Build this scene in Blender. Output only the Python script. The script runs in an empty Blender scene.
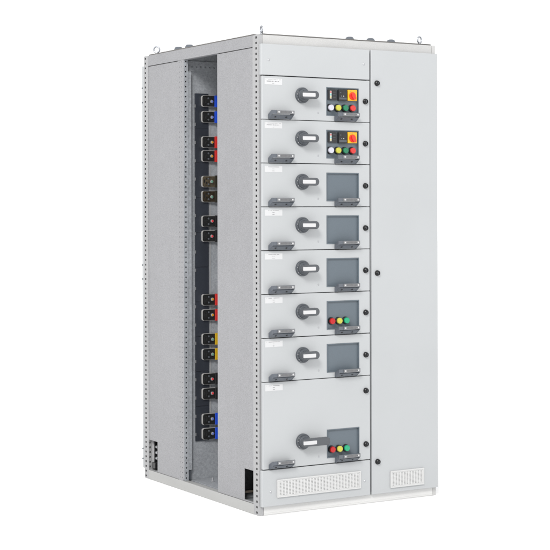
import bpy, bmesh, math, random
from mathutils import Vector, Matrix
random.seed(7)
sc = bpy.context.scene
col = sc.collection
V = Vector
X, Y, Z = V((1,0,0)), V((0,1,0)), V((0,0,1))

# ------------------------------------------------------------------ materials
def mat(name, c, rough=.5, metal=0., noise=None, bump=None, spec=.5, coat=0.):
    m = bpy.data.materials.new(name); m.use_nodes = True
    nt = m.node_tree; b = nt.nodes['Principled BSDF']
    b.inputs['Base Color'].default_value = (*c, 1)
    b.inputs['Roughness'].default_value = rough
    b.inputs['Metallic'].default_value = metal
    b.inputs['Specular IOR Level'].default_value = spec
    b.inputs['Coat Weight'].default_value = coat
    tc = nt.nodes.new('ShaderNodeTexCoord')
    if noise:
        # list of (scale, low factor, high factor); factors multiply the base colour
        prev = None
        for (s, lo, hi, st) in noise:
            mp = nt.nodes.new('ShaderNodeMapping'); mp.inputs['Scale'].default_value = st
            nt.links.new(tc.outputs['Object'], mp.inputs['Vector'])
            n = nt.nodes.new('ShaderNodeTexNoise'); n.inputs['Scale'].default_value = s
            n.inputs['Detail'].default_value = 3
            nt.links.new(mp.outputs['Vector'], n.inputs['Vector'])
            r = nt.nodes.new('ShaderNodeMapRange')
            r.inputs['From Min'].default_value = .3; r.inputs['From Max'].default_value = .7
            r.inputs['To Min'].default_value = lo; r.inputs['To Max'].default_value = hi
            nt.links.new(n.outputs['Fac'], r.inputs['Value'])
            if prev is None: prev = r.outputs['Result']
            else:
                mu = nt.nodes.new('ShaderNodeMath'); mu.operation = 'MULTIPLY'
                nt.links.new(prev, mu.inputs[0]); nt.links.new(r.outputs['Result'], mu.inputs[1])
                prev = mu.outputs[0]
        vm = nt.nodes.new('ShaderNodeVectorMath'); vm.operation = 'SCALE'
        vm.inputs[0].default_value = c
        nt.links.new(prev, vm.inputs['Scale'])
        nt.links.new(vm.outputs['Vector'], b.inputs['Base Color'])
    if bump:
        n = nt.nodes.new('ShaderNodeTexNoise'); n.inputs['Scale'].default_value = bump[0]
        n.inputs['Detail'].default_value = 2
        nt.links.new(tc.outputs['Object'], n.inputs['Vector'])
        bp = nt.nodes.new('ShaderNodeBump'); bp.inputs['Strength'].default_value = bump[1]
        bp.inputs['Distance'].default_value = .001
        nt.links.new(n.outputs['Fac'], bp.inputs['Height'])
        nt.links.new(bp.outputs['Normal'], b.inputs['Normal'])
    return m

O1 = (1,1,1)
M = {}
M['paint']   = mat('grey_door_paint', (.352,.364,.374), .40, noise=[(2.3,.98,1.02,O1),(420,.985,1.015,O1)], bump=(600,.12))
M['galv']    = mat('galvanised_sheet', (.246,.247,.258), .5, .12, noise=[(1.7,.96,1.04,(1,1,.6)),(14,.98,1.02,O1),(60,.98,1.02,O1),(270,.82,1.18,O1)], bump=(210,.15))
M['galv_in'] = mat('galvanised_partition', (0.2957, 0.3098, 0.3309), .45, .12, noise=[(5,.9,1.08,O1),(70,.86,1.14,O1),(260,.84,1.16,O1)], bump=(260,.2))
M['galv_hi'] = mat('galvanised_post', (0.308, 0.3096, 0.316), .5, .12, noise=[(6,.95,1.05,(1,1,.4)),(330,.88,1.12,O1)])
M['rail']    = mat('galvanised_front_rail', (.41,.41,.408), .5, .1, noise=[(9,.95,1.04,(.4,1,1.5)),(330,.93,1.07,O1)])
M['plinth']  = mat('plinth_paint', (0.3277, 0.329, 0.3246), .45, noise=[(7,.96,1.03,(1,.35,2)),(200,.98,1.02,O1)])
M['rail_low'] = mat('shade_lifted_rail', (0.541, 0.5417, 0.5384), .45, noise=[(7,.96,1.03,(.4,1,2)),(200,.98,1.02,O1)])  # low front rail colour lightened to offset the shade under the doors
M['roof']    = mat('roof_sheet', (0.104, 0.1, 0.096), .6, noise=[(8,.7,1.3,O1)])
M['grey']    = mat('grey_plastic', (0.08348, 0.09363, 0.1105), .42, noise=[(300,.95,1.05,O1)], bump=(700,.15))
M['tray']    = mat('panel_plastic', (0.08602, 0.1072, 0.1273), .4, noise=[(5,.96,1.04,O1),(300,.96,1.04,O1)], bump=(700,.1))
M['dgrey']   = mat('dark_grey_plastic', (0.0592, 0.0664, 0.0768), .42, noise=[(200,.95,1.05,O1)], bump=(700,.15))
M['lever']   = mat('lever_plastic', (0.06, 0.0648, 0.0728), .36, noise=[(200,.95,1.05,O1)])
M['black']   = mat('black_plastic', (0.0128, 0.0128, 0.0136), .35)
M['satin']   = mat('black_lock_enamel', (0.0064, 0.0064, 0.0072), .25, spec=.3)
M['white']   = mat('white_plastic', (0.4563, 0.4563, 0.4637), .35)
M['shell']   = mat('bright_box_shell', (0.4368, 0.4306, 0.4224), .35, .2)
M['vent']    = mat('vent_plastic', (0.4656, 0.468, 0.468), .5)
M['paper']   = mat('white_sticker', (0.4689, 0.4736, 0.4832), .5)
M['ink']     = mat('grey_ink', (0.16, 0.16, 0.168), .6)
M['ink2']    = mat('faint_ink', (0.288, 0.288, 0.296), .6)
M['holder']  = mat('label_holder_plastic', (0.1548, 0.1581, 0.1659), .2, noise=[(60,.9,1.1,O1)])
M['holder2'] = mat('label_insert', (0.1075, 0.1089, 0.1141), .3, noise=[(90,.85,1.15,O1)])
M['steel']   = mat('zinc_steel', (0.4, 0.408, 0.424), .35, .6)
M['bolt_dull'] = mat('dull_bolt', (.30,.305,.31), .4, .3)
M['bright']  = mat('bright_zinc_eye', (0.32, 0.336, 0.368), .25, .7)
M['bolt']    = mat('grey_bolt_cap', (0.104, 0.116, 0.136), .35, .3)
M['red']     = mat('red_plastic', (.38,.004,.005), .18)
M['red2']    = mat('light_red_plastic', (0.528, 0.032, 0.028), .2)
M['yellow']  = mat('yellow_lens', (0.4416, 0.4232, 0.0552), .2)
M['green']   = mat('green_lens', (0.01056, 0.308, 0.1496), .2)
M['dkgreen'] = mat('dark_green_lens', (0.016, 0.16, 0.08), .2)
M['wlens']   = mat('white_lens', (0.448, 0.448, 0.512), .2)
M['plate_y'] = mat('yellow_plate', (0.688, 0.344, 0.0048), .4)
M['knob']    = mat('red_knob', (0.64, 0.028, 0.0176), .35)
M['navy']    = mat('dark_insulating_board', (0.0208, 0.024, 0.032), .4, noise=[(6,.8,1.25,(1,1,.4)),(120,.93,1.07,O1)])
M['tblue']   = mat('blue_tag', (0.0112, 0.06, 0.496), .4)
M['tred']    = mat('red_tag', (0.496, 0.024, 0.02), .4)
M['tyel']    = mat('yellow_tag', (0.496, 0.304, 0.0064), .4)
M['tolive']  = mat('dark_olive_tag', (0.024, 0.0216, 0.0144), .35)
M['tblack']  = mat('black_tag', (0.0112, 0.0112, 0.012), .4)
M['boxface'] = mat('black_connector_face', (0.0112, 0.0112, 0.0112), .4, noise=[(70,.5,1.6,O1)])
M['boxface_b'] = mat('brown_connector_face', (.062,.050,.032), .3, noise=[(60,.55,1.4,O1)])
M['boxface_c'] = mat('dark_brown_connector_face', (0.0272, 0.02, 0.012), .3, noise=[(60,.5,1.5,O1)])
M['dotb']    = mat('blue_dot', (0.128, 0.168, 0.44), .4)
M['doto']    = mat('amber_dot', (0.496, 0.24, 0.016), .4)
M['dotg']    = mat('green_dot', (0.104, 0.256, 0.176), .4)
M['dotr']    = mat('red_dot', (0.6, 0.04, 0.048), .4)
M['led_r']   = mat('red_led', (0.48, 0.128, 0.112), .3)
M['led_g']   = mat('cyan_led', (0.16, 0.4, 0.36), .3)
M['led_y']   = mat('yellow_led', (0.44, 0.4, 0.176), .3)
M['brass']   = mat('brown_bar', (0.068, 0.056, 0.044), .5)
M['floor']   = mat('white_floor', (0.93, 0.93, 0.93), .9, spec=0., noise=[(2,.998,1.002,O1)])

# ------------------------------------------------------------------ mesh builder
class MB:
    def __init__(s): s.bm = bmesh.new(); s.mats = []
    def mi(s, m):
        if m not in s.mats: s.mats.append(m)
        return s.mats.index(m)
    def face(s, pts, m):
        f = s.bm.faces.new([s.bm.verts.new(p) for p in pts]); f.material_index = s.mi(m); return f
    def box(s, x0,x1,y0,y1,z0,z1, m, skip=''):
        p = [V((x,y,z)) for x in (x0,x1) for y in (y0,y1) for z in (z0,z1)]
        q = {'-x':(0,1,3,2),'+x':(4,6,7,5),'-y':(0,4,5,1),'+y':(2,3,7,6),'-z':(0,2,6,4),'+z':(1,5,7,3)}
        for k,i in q.items():
            if k not in skip.split(): s.face([p[j] for j in i], m)
    def plate(s, o,U,Vv,N, us,vs, holes, m, depth=.002, thick=None, floor=False, mf=None, mw=None):
        """sheet on a grid of cut lines; cells in holes become pockets or openings"""
        P = lambda u,v,d=0: o+U*u+Vv*v-N*d
        nu,nv = len(us)-1,len(vs)-1
        mw = mw or m; mf = mf or m
        for i in range(nu):
            for j in range(nv):
                a,b,c,d = us[i],us[i+1],vs[j],vs[j+1]
                if (i,j) in holes:
                    dd = depth if floor or thick is None else thick
                    for (p,q) in (((a,c),(b,c)),((b,c),(b,d)),((b,d),(a,d)),((a,d),(a,c))):
                        s.face([P(*p),P(*q),P(*q,dd),P(*p,dd)], mw)
                    if floor: s.face([P(a,c,dd),P(b,c,dd),P(b,d,dd),P(a,d,dd)], mf)
                else:
                    s.face([P(a,c),P(b,c),P(b,d),P(a,d)], m)
                if thick is not None and (floor or (i,j) not in holes):
                    s.face([P(a,d,thick),P(b,d,thick),P(b,c,thick),P(a,c,thick)], m)
        if thick is not None:
            for i in range(nu):
                for v in (vs[0],vs[-1]): s.face([P(us[i],v),P(us[i+1],v),P(us[i+1],v,thick),P(us[i],v,thick)], m)
            for j in range(nv):
                for u in (us[0],us[-1]): s.face([P(u,vs[j]),P(u,vs[j+1]),P(u,vs[j+1],thick),P(u,vs[j],thick)], m)
    def lathe(s, o, ax, prof, m, n=28, caps=True, ms=None):
        ax = ax.normalized(); a = ax.orthogonal().normalized(); b = ax.cross(a)
        rings = []
        for (r,h) in prof:
            rings.append([s.bm.verts.new(o+ax*h+(a*math.cos(t)+b*math.sin(t))*r) for t in [2*math.pi*k/n for k in range(n)]])
        for q in range(len(prof)-1):
            for k in range(n):
                f = s.bm.faces.new([rings[q][k],rings[q][(k+1)%n],rings[q+1][(k+1)%n],rings[q+1][k]])
                f.material_index = s.mi(ms[q] if ms else m)
        if caps:
            f = s.bm.faces.new(rings[0][::-1]); f.material_index = s.mi(ms[0] if ms else m)
            f = s.bm.faces.new(rings[-1]); f.material_index = s.mi(ms[-1] if ms else m)
    def prism(s, pts, d, m, mtop=None):
        """polygon (list of Vectors) extruded by vector d"""
        n = len(pts)
        a = [s.bm.verts.new(p) for p in pts]; b = [s.bm.verts.new(p+d) for p in pts]
        f = s.bm.faces.new(a[::-1]); f.material_index = s.mi(m)
        f = s.bm.faces.new(b); f.material_index = s.mi(mtop or m)
        for k in range(n):
            f = s.bm.faces.new([a[k],a[(k+1)%n],b[(k+1)%n],b[k]]); f.material_index = s.mi(m)
    def torus(s, o, nrm, R, r, m, n=32, k=12):
        nrm = nrm.normalized(); a = nrm.orthogonal().normalized(); b = nrm.cross(a)
        g = []
        for i in range(n):
            t = 2*math.pi*i/n; d = a*math.cos(t)+b*math.sin(t)
            g.append([s.bm.verts.new(o+d*(R+r*math.cos(2*math.pi*j/k))+nrm*r*math.sin(2*math.pi*j/k)) for j in range(k)])
        for i in range(n):
            for j in range(k):
                f = s.bm.faces.new([g[i][j],g[(i+1)%n][j],g[(i+1)%n][(j+1)%k],g[i][(j+1)%k]]); f.material_index = s.mi(m)
    def build(s, name, parent=None, loc=(0,0,0), bevel=0, seg=2, smooth=35):
        bmesh.ops.remove_doubles(s.bm, verts=s.bm.verts, dist=2e-6)
        bmesh.ops.recalc_face_normals(s.bm, faces=s.bm.faces)
        me = bpy.data.meshes.new(name); s.bm.to_mesh(me); s.bm.free()
        for k in s.mats: me.materials.append(M[k])
        for p in me.polygons: p.use_smooth = True
        me.set_sharp_from_angle(angle=math.radians(smooth))
        o = bpy.data.objects.new(name, me); col.objects.link(o); o.location = loc
        if parent: o.parent = parent
        if bevel:
            b = o.modifiers.new('Bevel','BEVEL'); b.width = bevel; b.segments = seg
            b.limit_method = 'ANGLE'; b.angle_limit = math.radians(40); b.harden_normals = True
        return o

def dup(o, parent, loc=None):
    c = o.copy(); col.objects.link(c); c.parent = parent
    if loc is not None: c.location = loc
    return c

def cuts(lo, hi, centres, half):
    """cut lines with an opening of 2*half at each centre; opening cells have odd index"""
    r = [lo]
    for c in centres: r += [c-half, c+half]
    return r+[hi]

# ------------------------------------------------------------------ dimensions (metres)
H, W, D = 2.2, 1.0, 1.193
YF = -.022                      # front plane of the doors
XC = .600                       # line between the two columns

cab = bpy.data.objects.new('switchgear_cabinet', None); col.objects.link(cab)
cab['label'] = 'tall light grey switchgear cabinet with stacked drawer units and open galvanised left side'
cab['category'] = 'electrical cabinet'

# ------------------------------------------------------------------ frame posts (hollow, perforated)
HZ = [.0125+.025*k for k in range(88)]
def post_side(name, y0, y1, yh, x1, half=.0050, inner=False):
    b = MB()
    us = cuts(y0,y1,[yh],half*1.45); vs = cuts(0,H,HZ,half)
    holes = {(1,j) for j in range(1,len(vs)-1,2)}
    b.plate(V((0,0,0)),Y,Z,-X,us,vs,holes,'galv_hi',depth=.0025)
    if inner:                    # the inward face seen through the rear cut-out
        us2 = cuts(0,x1,[.0085],.0042)
        b.plate(V((0,y0,0)),X,Z,-Y,us2,vs,holes,'galv_hi',depth=.0025)
    b.box(0,x1,y0,y1,0,H,'galv_hi',skip='-x -y' if inner else '-x')
    return b.build(name,cab)
post_side('frame_post',0,.055,.0235,.021)
post_side('frame_post',1.146,D,1.178,.034,inner=True)
b = MB(); b.box(.979,W,0,.055,0,H,'rail'); b.build('frame_post',cab,bevel=.0015)
b = MB(); b.box(.966,W,1.146,D,0,H,'galv_hi'); b.build('frame_post',cab,bevel=.0015)
b = MB(); b.box(XC-.03,XC+.03,.0005,.05,.042,2.158,'galv_hi'); b.build('frame_post',cab,bevel=.001)

# middle post of the open side: two rows of small holes outside, one row inside
b = MB(); y0,y1 = .7425,.8035
zs = [.0625+.025*k for k in range(84)]
us = cuts(y0,y1,[.7645,.789],.0024); vs = cuts(.046,2.146,zs,.0024)
b.plate(V((0,0,0)),Y,Z,-X,us,vs,{(i,j) for i in (1,3) for j in range(1,len(vs)-1,2)},'galv',depth=.002)
us = cuts(0,.0245,[.0115],.0036); vs = cuts(.046,2.146,zs,.0036)
b.plate(V((0,y0,0)),X,Z,-Y,us,vs,{(1,j) for j in range(1,len(vs)-1,2)},'galv_in',depth=.002)
b.box(0,.0245,y0,y1,.046,2.146,'galv',skip='-x -y')
b.build('frame_post',cab)
b = MB(); b.box(.0255,.0455,.7455,.770,.10,2.09,'galv_in'); b.box(.027,.043,.752,.770,.05,.10,'dgrey')
b.build('post_lip',cab,bevel=.002)

# ------------------------------------------------------------------ rails, plinth, roof
b = MB(); b.box(-.001,.03,.0565,1.145,2.1465,H,'galv'); b.build('top_rail',cab,bevel=.0015)
b = MB(); b.box(.0225,.9775,.001,.045,2.150,H,'rail'); b.build('top_rail',cab,bevel=.0015)
b = MB(); b.box(.036,.965,1.15,D-.001,2.15,H,'galv'); b.box(.97,W-.001,.0565,1.145,2.15,H,'galv'); b.build('top_rail',cab)
b = MB(); b.box(-.0015,.035,.0485,1.1445,0,.047,'plinth'); b.build('bottom_rail',cab,bevel=.002)
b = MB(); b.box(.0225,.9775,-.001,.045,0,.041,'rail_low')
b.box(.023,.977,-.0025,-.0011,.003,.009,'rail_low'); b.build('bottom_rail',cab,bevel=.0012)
b = MB(); b.box(.036,.965,1.15,D-.001,0,.047,'plinth'); b.box(.97,W-.001,.0565,1.145,0,.047,'plinth'); b.build('bottom_rail',cab)
b = MB(); b.box(.024,.976,.004,1.18,H+.0005,H+.0060,'roof'); b.box(.003,.0239,.056,1.14,H+.0005,H+.0060,'roof')
b.build('roof_plate',cab)
b = MB(); b.box(.036,.969,.046,1.149,.038,.0445,'galv_in'); b.build('floor_plate',cab)
# ------------------------------------------------------------------ left side sheets with their cut-outs
b = MB()
us = [.0560,.0565,.1415,.3985]; vs = [.0485,.0545,.1985,2.1435]
b.plate(V((.0025,0,0)),Y,Z,-X,us,vs,{(1,1)},'galv',thick=.002)
b.box(.0046,.012,.3970,.3985,.0485,2.1435,'galv')
b.build('side_panel',cab)
b = MB()
us = [.8045,1.047,1.1455]; vs = [.0485,.051,.2035,2.1435]
b.plate(V((.0025,0,0)),Y,Z,-X,us,vs,{(1,1)},'galv',thick=.002)
b.build('side_panel',cab)
b = MB(); b.box(.984,.997,.056,1.145,.048,2.149,'paint'); b.build('side_panel',cab)
# rear door with hinge pins
b = MB(); b.box(-.002,W-.002,D+.0005,D+.020,.05,2.15,'paint'); rd = b.build('rear_door',cab,bevel=.002)
for z in (2.036,1.96,1.11,1.037,.150,.098):
    b = MB(); b.lathe(V((-.002,0,0)),-X,[(.0035,0),(.0035,.0035),(.002,.005)],'bolt',n=12)
    b.build('hinge_pin',rd,loc=(0,D+.014,z))

# ------------------------------------------------------------------ busbar bay behind the open side
WY = .772
b = MB()
b.box(.0246,.59,WY,WY+.004,.045,2.1995,'galv_in')
pw = b.build('partition_wall',cab)
us = cuts(.03,.58,[.06+.025*k for k in range(20)],.004)
b = MB(); b.plate(V((0,WY-.006,0)),X,Z,-Y,us,[2.092,2.112,2.120,2.144],{(i,1) for i in range(1,len(us)-1,2)},'galv_in',thick=.0055)
b.build('top_strip',pw)
b = MB(); b.box(.0305,.59,.41,.414,.046,2.1993,'galv_in'); b.box(.0135,.0300,.396,.414,.049,2.143,'galv_in'); b.build('partition_wall',cab)
b = MB(); b.box(.586,.5899,.415,.771,.046,2.1993,'galv_in'); b.build('partition_wall',cab)
b = MB(); b.box(.045,.57,.415,.771,.0446,.0475,'galv_in')
b.lathe(V((.115,.66,.0475)),Z,[(.008,0),(.008,.006),(.005,.007),(.005,.02),(.003,.021)],'steel',n=6)
b.build('bay_floor',cab,bevel=.001)
# insulating boards
zb = [.2375,.412,.587,.762,.9365,1.111,1.2855,1.46,1.6345,1.809,1.9835]
for k in range(10):
    b = MB(); b.box(.0755,.1515,WY-.008,WY-.0005,zb[k]+.0006,zb[k+1]-.0006,'navy'); b.build('insulating_board',pw,bevel=.0008)
for k in range(19):
    b = MB(); b.box(.0712,.0775,WY-.0120,WY-.0085,-.0080,.0080,'holder'); b.build('board_clip',pw,loc=(0,0,.272+.0915*k),bevel=.001)
b = MB(); b.box(.1595,.1655,WY-.0035,WY-.0006,.24,1.98,'galv_hi'); b.build('guide_strip',pw)

# connector boxes: metal rounded shell, black face, bolt with coloured dot, colour tag at the inner end
def rrect(x0,x1,z0,z1,r,y,n=6):
    p = []
    for (cx,cz,a0) in ((x0+r,z0+r,180),(x1-r,z0+r,270),(x1-r,z1-r,0),(x0+r,z1-r,90)):
        for k in range(n+1):
            a = math.radians(a0+90*k/n); p.append(V((cx+r*math.cos(a),y,cz+r*math.sin(a))))
    return p
def conn(z, tagm, dotm, facem, dx, dz, label):
    b = MB(); yf = .752
    pts = rrect(0,.126,-.0285,.0285,.011,WY-.0085-yf)
    b.prism(pts, V((0,yf-WY+.0085,0)), 'shell')
    b.prism(rrect(.0022,.1245,-.0268,.0268,.010,-.0001), V((0,-.0018,0)), facem)
    for (px,pz) in ((.036,.014),(.036,-.014)):
        b.lathe(V((px,-.0018,pz)),-Y,[(.0052,0),(.0052,.002),(.003,.003)],'dgrey',n=14)
    for (px,pz,w,h) in ((.012,.002,.007,.016),(.024,-.006,.008,.010),(.024,.013,.008,.006)):
        b.box(px-w/2,px+w/2,-.0032,-.0019,pz-h/2,pz+h/2,'black')
    o = b.build('connector_box',cab,loc=(.1075,yf,z),bevel=.0009)
    b = MB(); b.lathe(V((0,0,0)),-Y,[(.0090,0),(.0090,.004),(.0076,.0055)],'bolt_dull',n=6)
    b.lathe(V((0,-.0055,0)),-Y,[(.0058,0),(.0058,.0012),(.0044,.0016)],dotm,n=18)
    b.build('bolt',o,loc=(.0553+dx,-.0019,dz))
    b = MB(); b.box(.0700,.126,-.008,-.0019,-.0295,.0295,tagm)
    if tagm == 'tolive': b.box(.0700,.124,-.0075,-.0019,.0298,.0335,'holder')
    t = b.build('colour_tag',o,bevel=.0015)
    t['label'] = label
rows = [(1.9451,'tblue','dotb','boxface','blue'),(1.8658,'tblue','dotb','boxface','blue'),
        (1.7389,'tred','doto','boxface','red'),(1.6686,'tred','doto','boxface','red'),
        (1.5407,'tolive','dotg','boxface_b','dark olive'),(1.4655,'tolive','dotg','boxface_c','dark olive'),
        (1.3405,'tblack','dotr','boxface','black'),(1.2663,'tblack','dotr','boxface','black'),
        (.9462,'tred','doto','boxface','red'),(.8695,'tred','doto','boxface','red'),
        (.7481,'tyel','dotg','boxface','yellow'),(.6719,'tyel','dotg','boxface','yellow'),
        (.548,'tblack','dotr','boxface','black'),(.4738,'tblack','dotr','boxface','black'),
        (.3454,'tblue','dotb','boxface','blue'),(.2726,'tblue','dotb','boxface','blue')]
for (z,t,d,f,n) in rows:
    conn(z,t,d,f,random.uniform(-.002,.002),random.uniform(-.002,.002), n+' plastic tag at the end of a connector box')

# ------------------------------------------------------------------ what shows through the two low cut-outs
b = MB(); b.box(.0185,.028,1.136,1.140,.078,.30,'white'); b.build('flat_bar',cab,bevel=.001)
b = MB(); b.box(.010,.055,1.092,1.13,.058,.088,'black'); b.build('terminal_block',cab,bevel=.003)
for z in (.105,.135,.165):
    b = MB(); b.lathe(V((.0385,1.118,z)),Y,[(.006,0),(.008,.003),(.008,.014),(.006,.018)],'steel',n=16); b.build('cable_clamp',cab)
b = MB(); b.box(.036,.17,1.1405,1.1445,.046,.8,'black'); b.build('inner_plate',cab)
b = MB(); b.box(.0055,.30,.158,.166,.079,.089,'brass'); b.build('support_bar',cab,bevel=.001)

# ------------------------------------------------------------------ lifting eyes and roof bolts
def eye(x,y,ang):
    b = MB(); 
    n = V((math.sin(ang),math.cos(ang),0))
    b.lathe(V((0,0,0)),Z,[(.011,0),(.011,.004),(.006,.007),(.005,.014)],'bright',n=18)
    b.torus(V((0,0,.0265)),n,.0155,.0038,'bright')
    b.build('lifting_eye',cab,loc=(x,y,H+.0004))
VA = .5366
eye(.0335,.030,VA+math.radians(72)); eye(.018,1.079,VA+math.radians(8)); eye(.9275,.03,VA-math.radians(48)); eye(.982,1.165,VA)
for (x,y) in ((.578,.12),(.6995,.12),(.8205,.12),(.07,.934),(.07,.815)):
    b = MB(); b.lathe(V((0,0,0)),Z,[(.028,0),(.028,.005),(.0245,.008),(.0195,.019),(.0165,.0235),(.012,.0255)],'bolt',n=24)
    b.build('roof_bolt',cab,loc=(x,y,H+.006))

# ------------------------------------------------------------------ front: fixed covers
def screw(parent,x,z,r=.0052):
    b = MB(); b.lathe(V((0,0,0)),-Y,[(r,0),(r,.001),(r*.7,.0024),(r*.3,.0025),(r*.28,.0012)],'steel',n=16)
    return b.build('fixing_screw',parent,loc=(x,YF,z))
def lock(parent,x,z):
    b = MB(); b.lathe(V((0,0,0)),-Y,[(.0135,0),(.0135,.003),(.0118,.0042),(.0112,.011),(.0088,.0132),(.0075,.0132),(.0066,.0112)],'satin',n=28)
    b.box(-.0012,.0012,-.0128,-.0112,-.0058,.0058,'dgrey')
    return b.build('lock',parent,loc=(x,YF,z))
def vent(parent,x0,x1,z0,z1,ncol,nrow):
    b = MB()
    bw = .009; n = ncol
    pitch = (x1-x0-2*bw)/n
    us = [x0]
    for k in range(n): us += [x0+bw+pitch*(k+.24), x0+bw+pitch*(k+.80)]
    us.append(x1)
    vp = (z1-z0-2*bw)/nrow
    vs = [z0]
    for k in range(nrow): vs += [z0+bw+vp*(k+.27), z0+bw+vp*(k+.73)]
    vs.append(z1)
    holes = {(i,j) for i in range(1,len(us)-1,2) for j in range(1,len(vs)-1,2)}
    b.plate(V((0,YF-.0045,0)),X,Z,-Y,us,vs,holes,'vent',depth=.0028,thick=.0044,floor=True)
    # raised border
    for (a,c,d,e) in ((x0,x1,z1-.0055,z1),(x0,x1,z0,z0+.0055)): b.box(a,c,YF-.0068,YF-.0046,d,e,'vent')
    for (a,c) in ((x0,x0+.0055),(x1-.0055,x1)): b.box(a,c,YF-.0068,YF-.0046,z0+.0056,z1-.0056,'vent')
    return b.build('vent_grille',parent)

XL, XR = .0065, .5965
b = MB(); b.box(.0025,XR,YF,-.0005,2.0145,2.157,'paint'); top = b.build('cover_panel',cab,bevel=.0028,seg=3)
top['label'] = 'plain top cover panel with two screws'
screw(top,.041,2.083); screw(top,.5637,2.0877)
b = MB(); b.box(.0025,XR,YF,-.0015,.0425,.2095,'paint'); bot = b.build('cover_panel',cab,bevel=.0028,seg=3)
bot['label'] = 'low cover panel with long white vent grille'
screw(bot,.047,.1095); screw(bot,.5646,.1119)
vent(bot,.079,.539,.0810,.1630,26,10)

b = MB(); b.box(.6065,.997,YF,-.0015,.0425,2.158,'paint'); cd = b.build('cable_door',cab,bevel=.0028,seg=3)
cd['label'] = 'tall narrow plain door with three black locks and a small vent'
for z in (2.000,1.096,.198): lock(cd,.638,z)
vent(cd,.711,.908,.0660,.1460,11,10)

# dark rubber seal set back between the drawers and the frame
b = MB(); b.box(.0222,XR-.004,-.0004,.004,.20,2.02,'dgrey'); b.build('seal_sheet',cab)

# ------------------------------------------------------------------ drawer parts (local: origin at the drawer's lower seam)
PX0,PX1,PZ0,PZ1 = .353,.534,.026,.159
def drawer_front(z, h):
    b = MB()
    us = [XL,PX0+.001,PX1-.001,XR]; vs = [.0015,PZ0+.001,PZ1-.001,h-.0015]
    b.plate(V((0,YF,0)),X,Z,-Y,us,vs,{(1,1)},'paint',thick=.017)
    return b.build('drawer_unit',cab,loc=(random.uniform(-.0004,.0004),0,z+random.uniform(-.0003,.0003)),bevel=.0026,seg=3)
def tray(parent):
    b = MB(); r = .0040
    us = [PX0,PX0+r,PX1-r,PX1]; vs = [PZ0,PZ0+r,PZ1-r,PZ1]
    b.plate(V((0,YF-.0016,0)),X,Z,-Y,us,vs,{(1,1)},'tray',depth=.0085,thick=.0115,floor=True)
    return b.build('instrument_panel',parent,bevel=.0007)
TY = YF-.0016+.0085               # the panel's recessed face

def pull_handle(parent, x):
    b = MB(); L = .120
    # profile in (depth, height): scoop that rises away from the door
    cheek = [V((0,0,0)),V((0,0,.0215)),V((0,-.031,.0392)),V((0,-.036,.0384)),V((0,-.036,.0212)),V((0,-.006,0))]
    b.prism(cheek,V((.005,0,0)),'grey')
    b.prism([p+V((L-.005,0,0)) for p in cheek],V((.005,0,0)),'grey')
    under = [V((.0051,-.0055,.001)),V((.0051,-.0305,.0172)),V((.0051,-.0290,.0192)),V((.0051,-.0015,.004))]
    b.prism(under,V((L-.0102,0,0)),'grey')
    b.prism([V((.0051,0,0.0005)),V((.0051,0,.021)),V((.0051,-.0012,.021)),V((.0051,-.0012,.0005))],V((L-.0102,0,0)),'grey')
    b.prism([V((.0051,-.0358,.0216)),V((.0051,-.0358,.0383)),V((.0051,-.0312,.0390)),V((.0051,-.0312,.0252))],V((L-.0102,0,0)),'grey')
    # two screws sunk in the sloping underside
    nrm = V((0,-.0162,-.025)).normalized()
    for px in (.028,.086):
        c = V((px,-.0185,.0094))
        b.lathe(c+nrm*.0002,nrm,[(.0048,0),(.0048,.0014),(.003,.0014),(.0028,.0004)],'black',n=14)
    o = b.build('pull_handle',parent,loc=(x,YF-.0017,.002),bevel=.0011)
    return o
def label_holder(parent, x):
    b = MB()
    b.box(.026,.1185,-.0392,-.0361,.0228,.0378,'holder')
    b.box(.044,.096,-.0398,-.0393,.0257,.0357,'holder2')
    for px in (.035,.1075): b.lathe(V((px,-.0392,.0306)),-Y,[(.0042,0),(.0038,.0012)],'white',n=14)
    for px in (.0365,.100): b.box(px-.0012,px+.0012,-.0401,-.0393,.0274,.0334,'dgrey')
    return b.build('label_holder',parent,loc=(x,YF-.0017,.002),bevel=.0007)

def rotary(parent, L, h, ang=0):
    b = MB()
    b.lathe(V((0,0,0)),-Y,[(.0365,0),(.0365,.010),(.0345,.0125),(.030,.0128),(.0292,.0135),(.0285,.022),(.0262,.0245),(.0255,.028),(.024,.030)],
            'dgrey',n=48,ms=['dgrey']*3+['black']+['dgrey']*5)
    for k in range(5):
        a = math.radians(150+22*k)
        c = V((.0324*math.cos(a),-.0127,.0324*math.sin(a)))
        b.box(c.x-.0013,c.x+.0013,-.0134,-.01275,c.z-.0021,c.z+.0021,'white' if k in (1,3) else 'holder')
    # lever: flat capsule, rounded at both ends and a little deeper at the hub
    hw = h/2
    n = 14; pts = []
    for k in range(n+1):
        a = math.radians(90+180*k/n); pts.append(V((-.016+.0165*math.cos(a),0,.0178*math.sin(a))))
    for k in range(n+1):
        a = math.radians(-90+180*k/n); pts.append(V((L-hw*.9+hw*.9*math.cos(a),0,hw*math.sin(a))))
    b.lathe(V((0,-.029,0)),-Y,[(.022,0),(.021,.010),(.018,.014)],'dgrey',n=32)
    b.build('rotary_handle',parent,loc=(.2183,YF,.1155),bevel=.0008)
    b = MB(); b.prism([p+V((0,-.0295,0)) for p in pts], V((0,-.0270,0)),'lever')
    o = b.build('handle_lever',parent,loc=(.2183,YF,.1155),bevel=.0080,seg=6); o.rotation_euler.y = ang
def lever_insert(parent, x1, ang=0):
    b = MB()
    b.prism(rrect(-.0295,x1,-.0088,.0082,.003,-.0564),V((0,-.0012,0)),'white')
    o = b.build('handle_insert',parent,loc=(.2183,YF,.1155)); o.rotation_euler.y = ang

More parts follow.
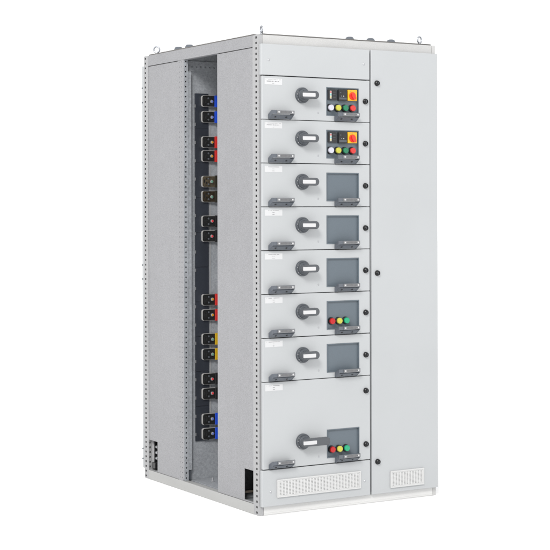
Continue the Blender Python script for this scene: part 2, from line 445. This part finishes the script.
def nameplate(parent, h, kind):
    b = MB(); z1 = h-.0125; z0 = z1-.0283
    b.box(.0186,.1116,YF-.0006,YF-.0001,z0,z1,'paper')
    rnd = random.Random(kind*13+3)
    def line(z, xa, xb, hh, m, gap=.35):
        x = xa
        while x < xb:
            w = rnd.uniform(.0012,.0030)
            if rnd.random() > .12: b.box(x,min(x+w,xb),YF-.0009,YF-.00065,z-hh/2,z+hh/2,m)
            x += w+.0007
    if kind < 2:
        line(z1-.0050,.0235,.0265,.0018,'ink2'); line(z1-.0048,.034,.088,.0020,'ink2'); line(z1-.0050,.096,.106,.0020,'ink2')
        line(z1-.0130,.030,.095,.0032,'ink'); line(z1-.0232,.059,.069,.0022,'ink2')
    else:
        line(z1-.0048,.0245,.0265,.0018,'ink2'); line(z1-.0050,.037,.095,.0021,'ink')
        line(z1-.0140,.059,.070,.0024,'ink' if kind%2 else 'ink2'); line(z1-.0232,.059,.070,.0022,'ink')
    b.build('nameplate',parent)

def button(parent, x, z, m, r=.0140):
    b = MB()
    b.lathe(V((0,0,0)),-Y,[(.0178,0),(.0178,.005),(.0165,.0072),(.0160,.0105)],'black',n=32)
    b.lathe(V((0,-.0104,0)),-Y,[(r,0),(r,.0075),(r*.93,.0092),(r*.72,.0095),(r*.68,.0088)],m,n=32)
    b.box(-.0011,.0011,-.0196,-.0190,-.0045,.0045,m)
    o = b.build('push_button',parent,loc=(x,TY,z))
    return o
BM = {'wlens':'white','yellow':'yellow','green':'green','dkgreen':'green','red':'red','red2':'red'}

def indicator(parent):
    b = MB(); b.box(-.0230,.0230,-.008,0,-.0240,.0240,'black')
    b.box(-.015,-.0055,-.0087,-.0081,-.018,.0185,'white')
    for (z,m) in ((.0125,'led_r'),(.0005,'led_g'),(-.0115,'led_y')): b.lathe(V((-.0102,-.0087,z)),-Y,[(.0043,0),(.0038,.0012),(.002,.0018)],m,n=16)
    for z in (.0125,.0005,-.0115): b.box(.002,.0165,-.0084,-.0081,z-.001,z+.0012,'dgrey')
    b.build('indicator_module',parent,loc=(.3865,TY,.1245),bevel=.001)
def meter(parent):
    b = MB(); b.box(-.0235,.0235,-.013,0,-.0265,.0250,'black')
    b.box(-.019,.019,-.0136,-.0131,-.004,.020,'boxface')
    for (x,z,m) in ((-.008,-.0045,'holder'),(.004,-.0045,'paper'),(-.013,.012,'grey')): b.box(x-.0022,x+.0022,-.0142,-.0137,z-.0022,z+.0022,m)
    b.box(-.021,.021,-.0138,-.0131,-.0205,-.0115,'dgrey')
    b.build('digital_meter',parent,loc=(.4415,TY,.1243),bevel=.0012)
def selector(parent):
    b = MB(); b.box(-.0255,.0255,-.010,0,-.0255,.0255,'plate_y')
    for (x,z,w) in ((-.0125,.0185,.006),(.0,.0215,.004),(.015,.0175,.006)): b.box(x-w/2,x+w/2,-.0104,-.0101,z-.0011,z+.0011,'ink')
    b.lathe(V((-.001,-.010,-.003)),-Y,[(.018,0),(.018,.004),(.0165,.006)],'knob',n=36)
    g = [V((-.001,-.016,-.003))+V((px,0,pz)) for (px,pz) in ((-.013,.010),(-.008,.0155),(.004,.0105),(.0135,-.008),(.0125,-.0165),(.002,-.018),(-.008,-.006))]
    b.prism(g,V((0,-.0095,0)),'knob')
    b.build('selector_switch',parent,loc=(.4972,TY,.1253),bevel=.0016)

def drawer(k):
    big = k == 7
    h = .4 if big else .2
    z = .212 if big else 2.012-.2*(k+1)
    d = drawer_front(z,h)
    d['label'] = ['topmost drawer unit with meter, red rotary switch and four buttons','second drawer unit with meter, red rotary switch and four buttons',
        'drawer unit with blank grey panel','drawer unit with blank grey panel','drawer unit with blank grey panel',
        'drawer unit with red, yellow and green buttons','drawer unit with blank grey panel',
        'double height bottom drawer unit with long handle and three buttons'][k]
    nameplate(d,h,k)
    ang = math.radians(random.uniform(-.9,.9))
    rotary(d,.1195 if big else .0625, .0375 if big else .0365, ang)
    lever_insert(d,.0425 if big else .0390, ang)
    tray(d)
    for x in (.0358,.3955):
        pull_handle(d,x); label_holder(d,x)
    for zz in ((.0755,.3290) if big else (.0990,)): lock(d,.5707,zz)
    screw(d,.307,.038,.0038)
    if k < 2:
        indicator(d); meter(d); selector(d)
        for (x,m) in ((.3745,'wlens'),(.4155,'yellow'),(.4560,'dkgreen'),(.4965,'red2')):
            o = button(d,x,.0640,m); o['label'] = BM[m]+' push button'
    elif k in (5,7):
        for (x,m) in ((.3795,'red'),(.4195,'yellow'),(.4590,'green')):
            o = button(d,x,.0655,m); o['label'] = BM[m]+' push button'
for k in range(8): drawer(k)

# ------------------------------------------------------------------ floor
bm = bmesh.new(); bmesh.ops.create_circle(bm,cap_ends=True,segments=96,radius=60)
me = bpy.data.meshes.new('floor'); bm.to_mesh(me); bm.free(); me.materials.append(M['floor'])
fl = bpy.data.objects.new('floor',me); col.objects.link(fl); fl['kind'] = 'structure'; fl.location = (0,0,-.0005)

# ------------------------------------------------------------------ light: white studio, one big soft lamp high on the left front
w = bpy.data.worlds.new('World'); sc.world = w; w.use_nodes = True
bg = w.node_tree.nodes['Background']; bg.inputs['Color'].default_value = (1,1,1,1); bg.inputs['Strength'].default_value = 1.0
def area(name, loc, tgt, size, power, colr=(1,1,1)):
    L = bpy.data.lights.new(name,'AREA'); L.shape = 'SQUARE'; L.size = size; L.energy = power; L.color = colr
    o = bpy.data.objects.new(name,L); col.objects.link(o); o.location = loc
    o.rotation_euler = (V(tgt)-V(loc)).to_track_quat('-Z','Y').to_euler()
area('softbox', (-6.6,-7.8,8.2), (.3,.2,1.2), 3.0, 950, (1,.985,.96))

# ------------------------------------------------------------------ camera
yaw, rol = .5366, -.00199
F = V((math.sin(yaw),math.cos(yaw),0)); R = V((math.cos(yaw),-math.sin(yaw),0)); U = V((0,0,1))
R, U = R*math.cos(rol)+U*math.sin(rol), U*math.cos(rol)-R*math.sin(rol)
cam = bpy.data.cameras.new('camera'); co = bpy.data.objects.new('camera',cam); col.objects.link(co)
B = -F
co.matrix_world = Matrix(((R.x,U.x,B.x,-3.5364),(R.y,U.y,B.y,-6.0897),(R.z,U.z,B.z,1.4042),(0,0,0,1)))
cam.sensor_width = 36; cam.lens = 36*1542.7/550; cam.shift_y = -66.43/550
cam.clip_start = .05; cam.clip_end = 500
sc.camera = co
sc.view_settings.view_transform = 'Standard'; sc.view_settings.look = 'None'
sc.view_settings.exposure = .40; sc.view_settings.gamma = 1
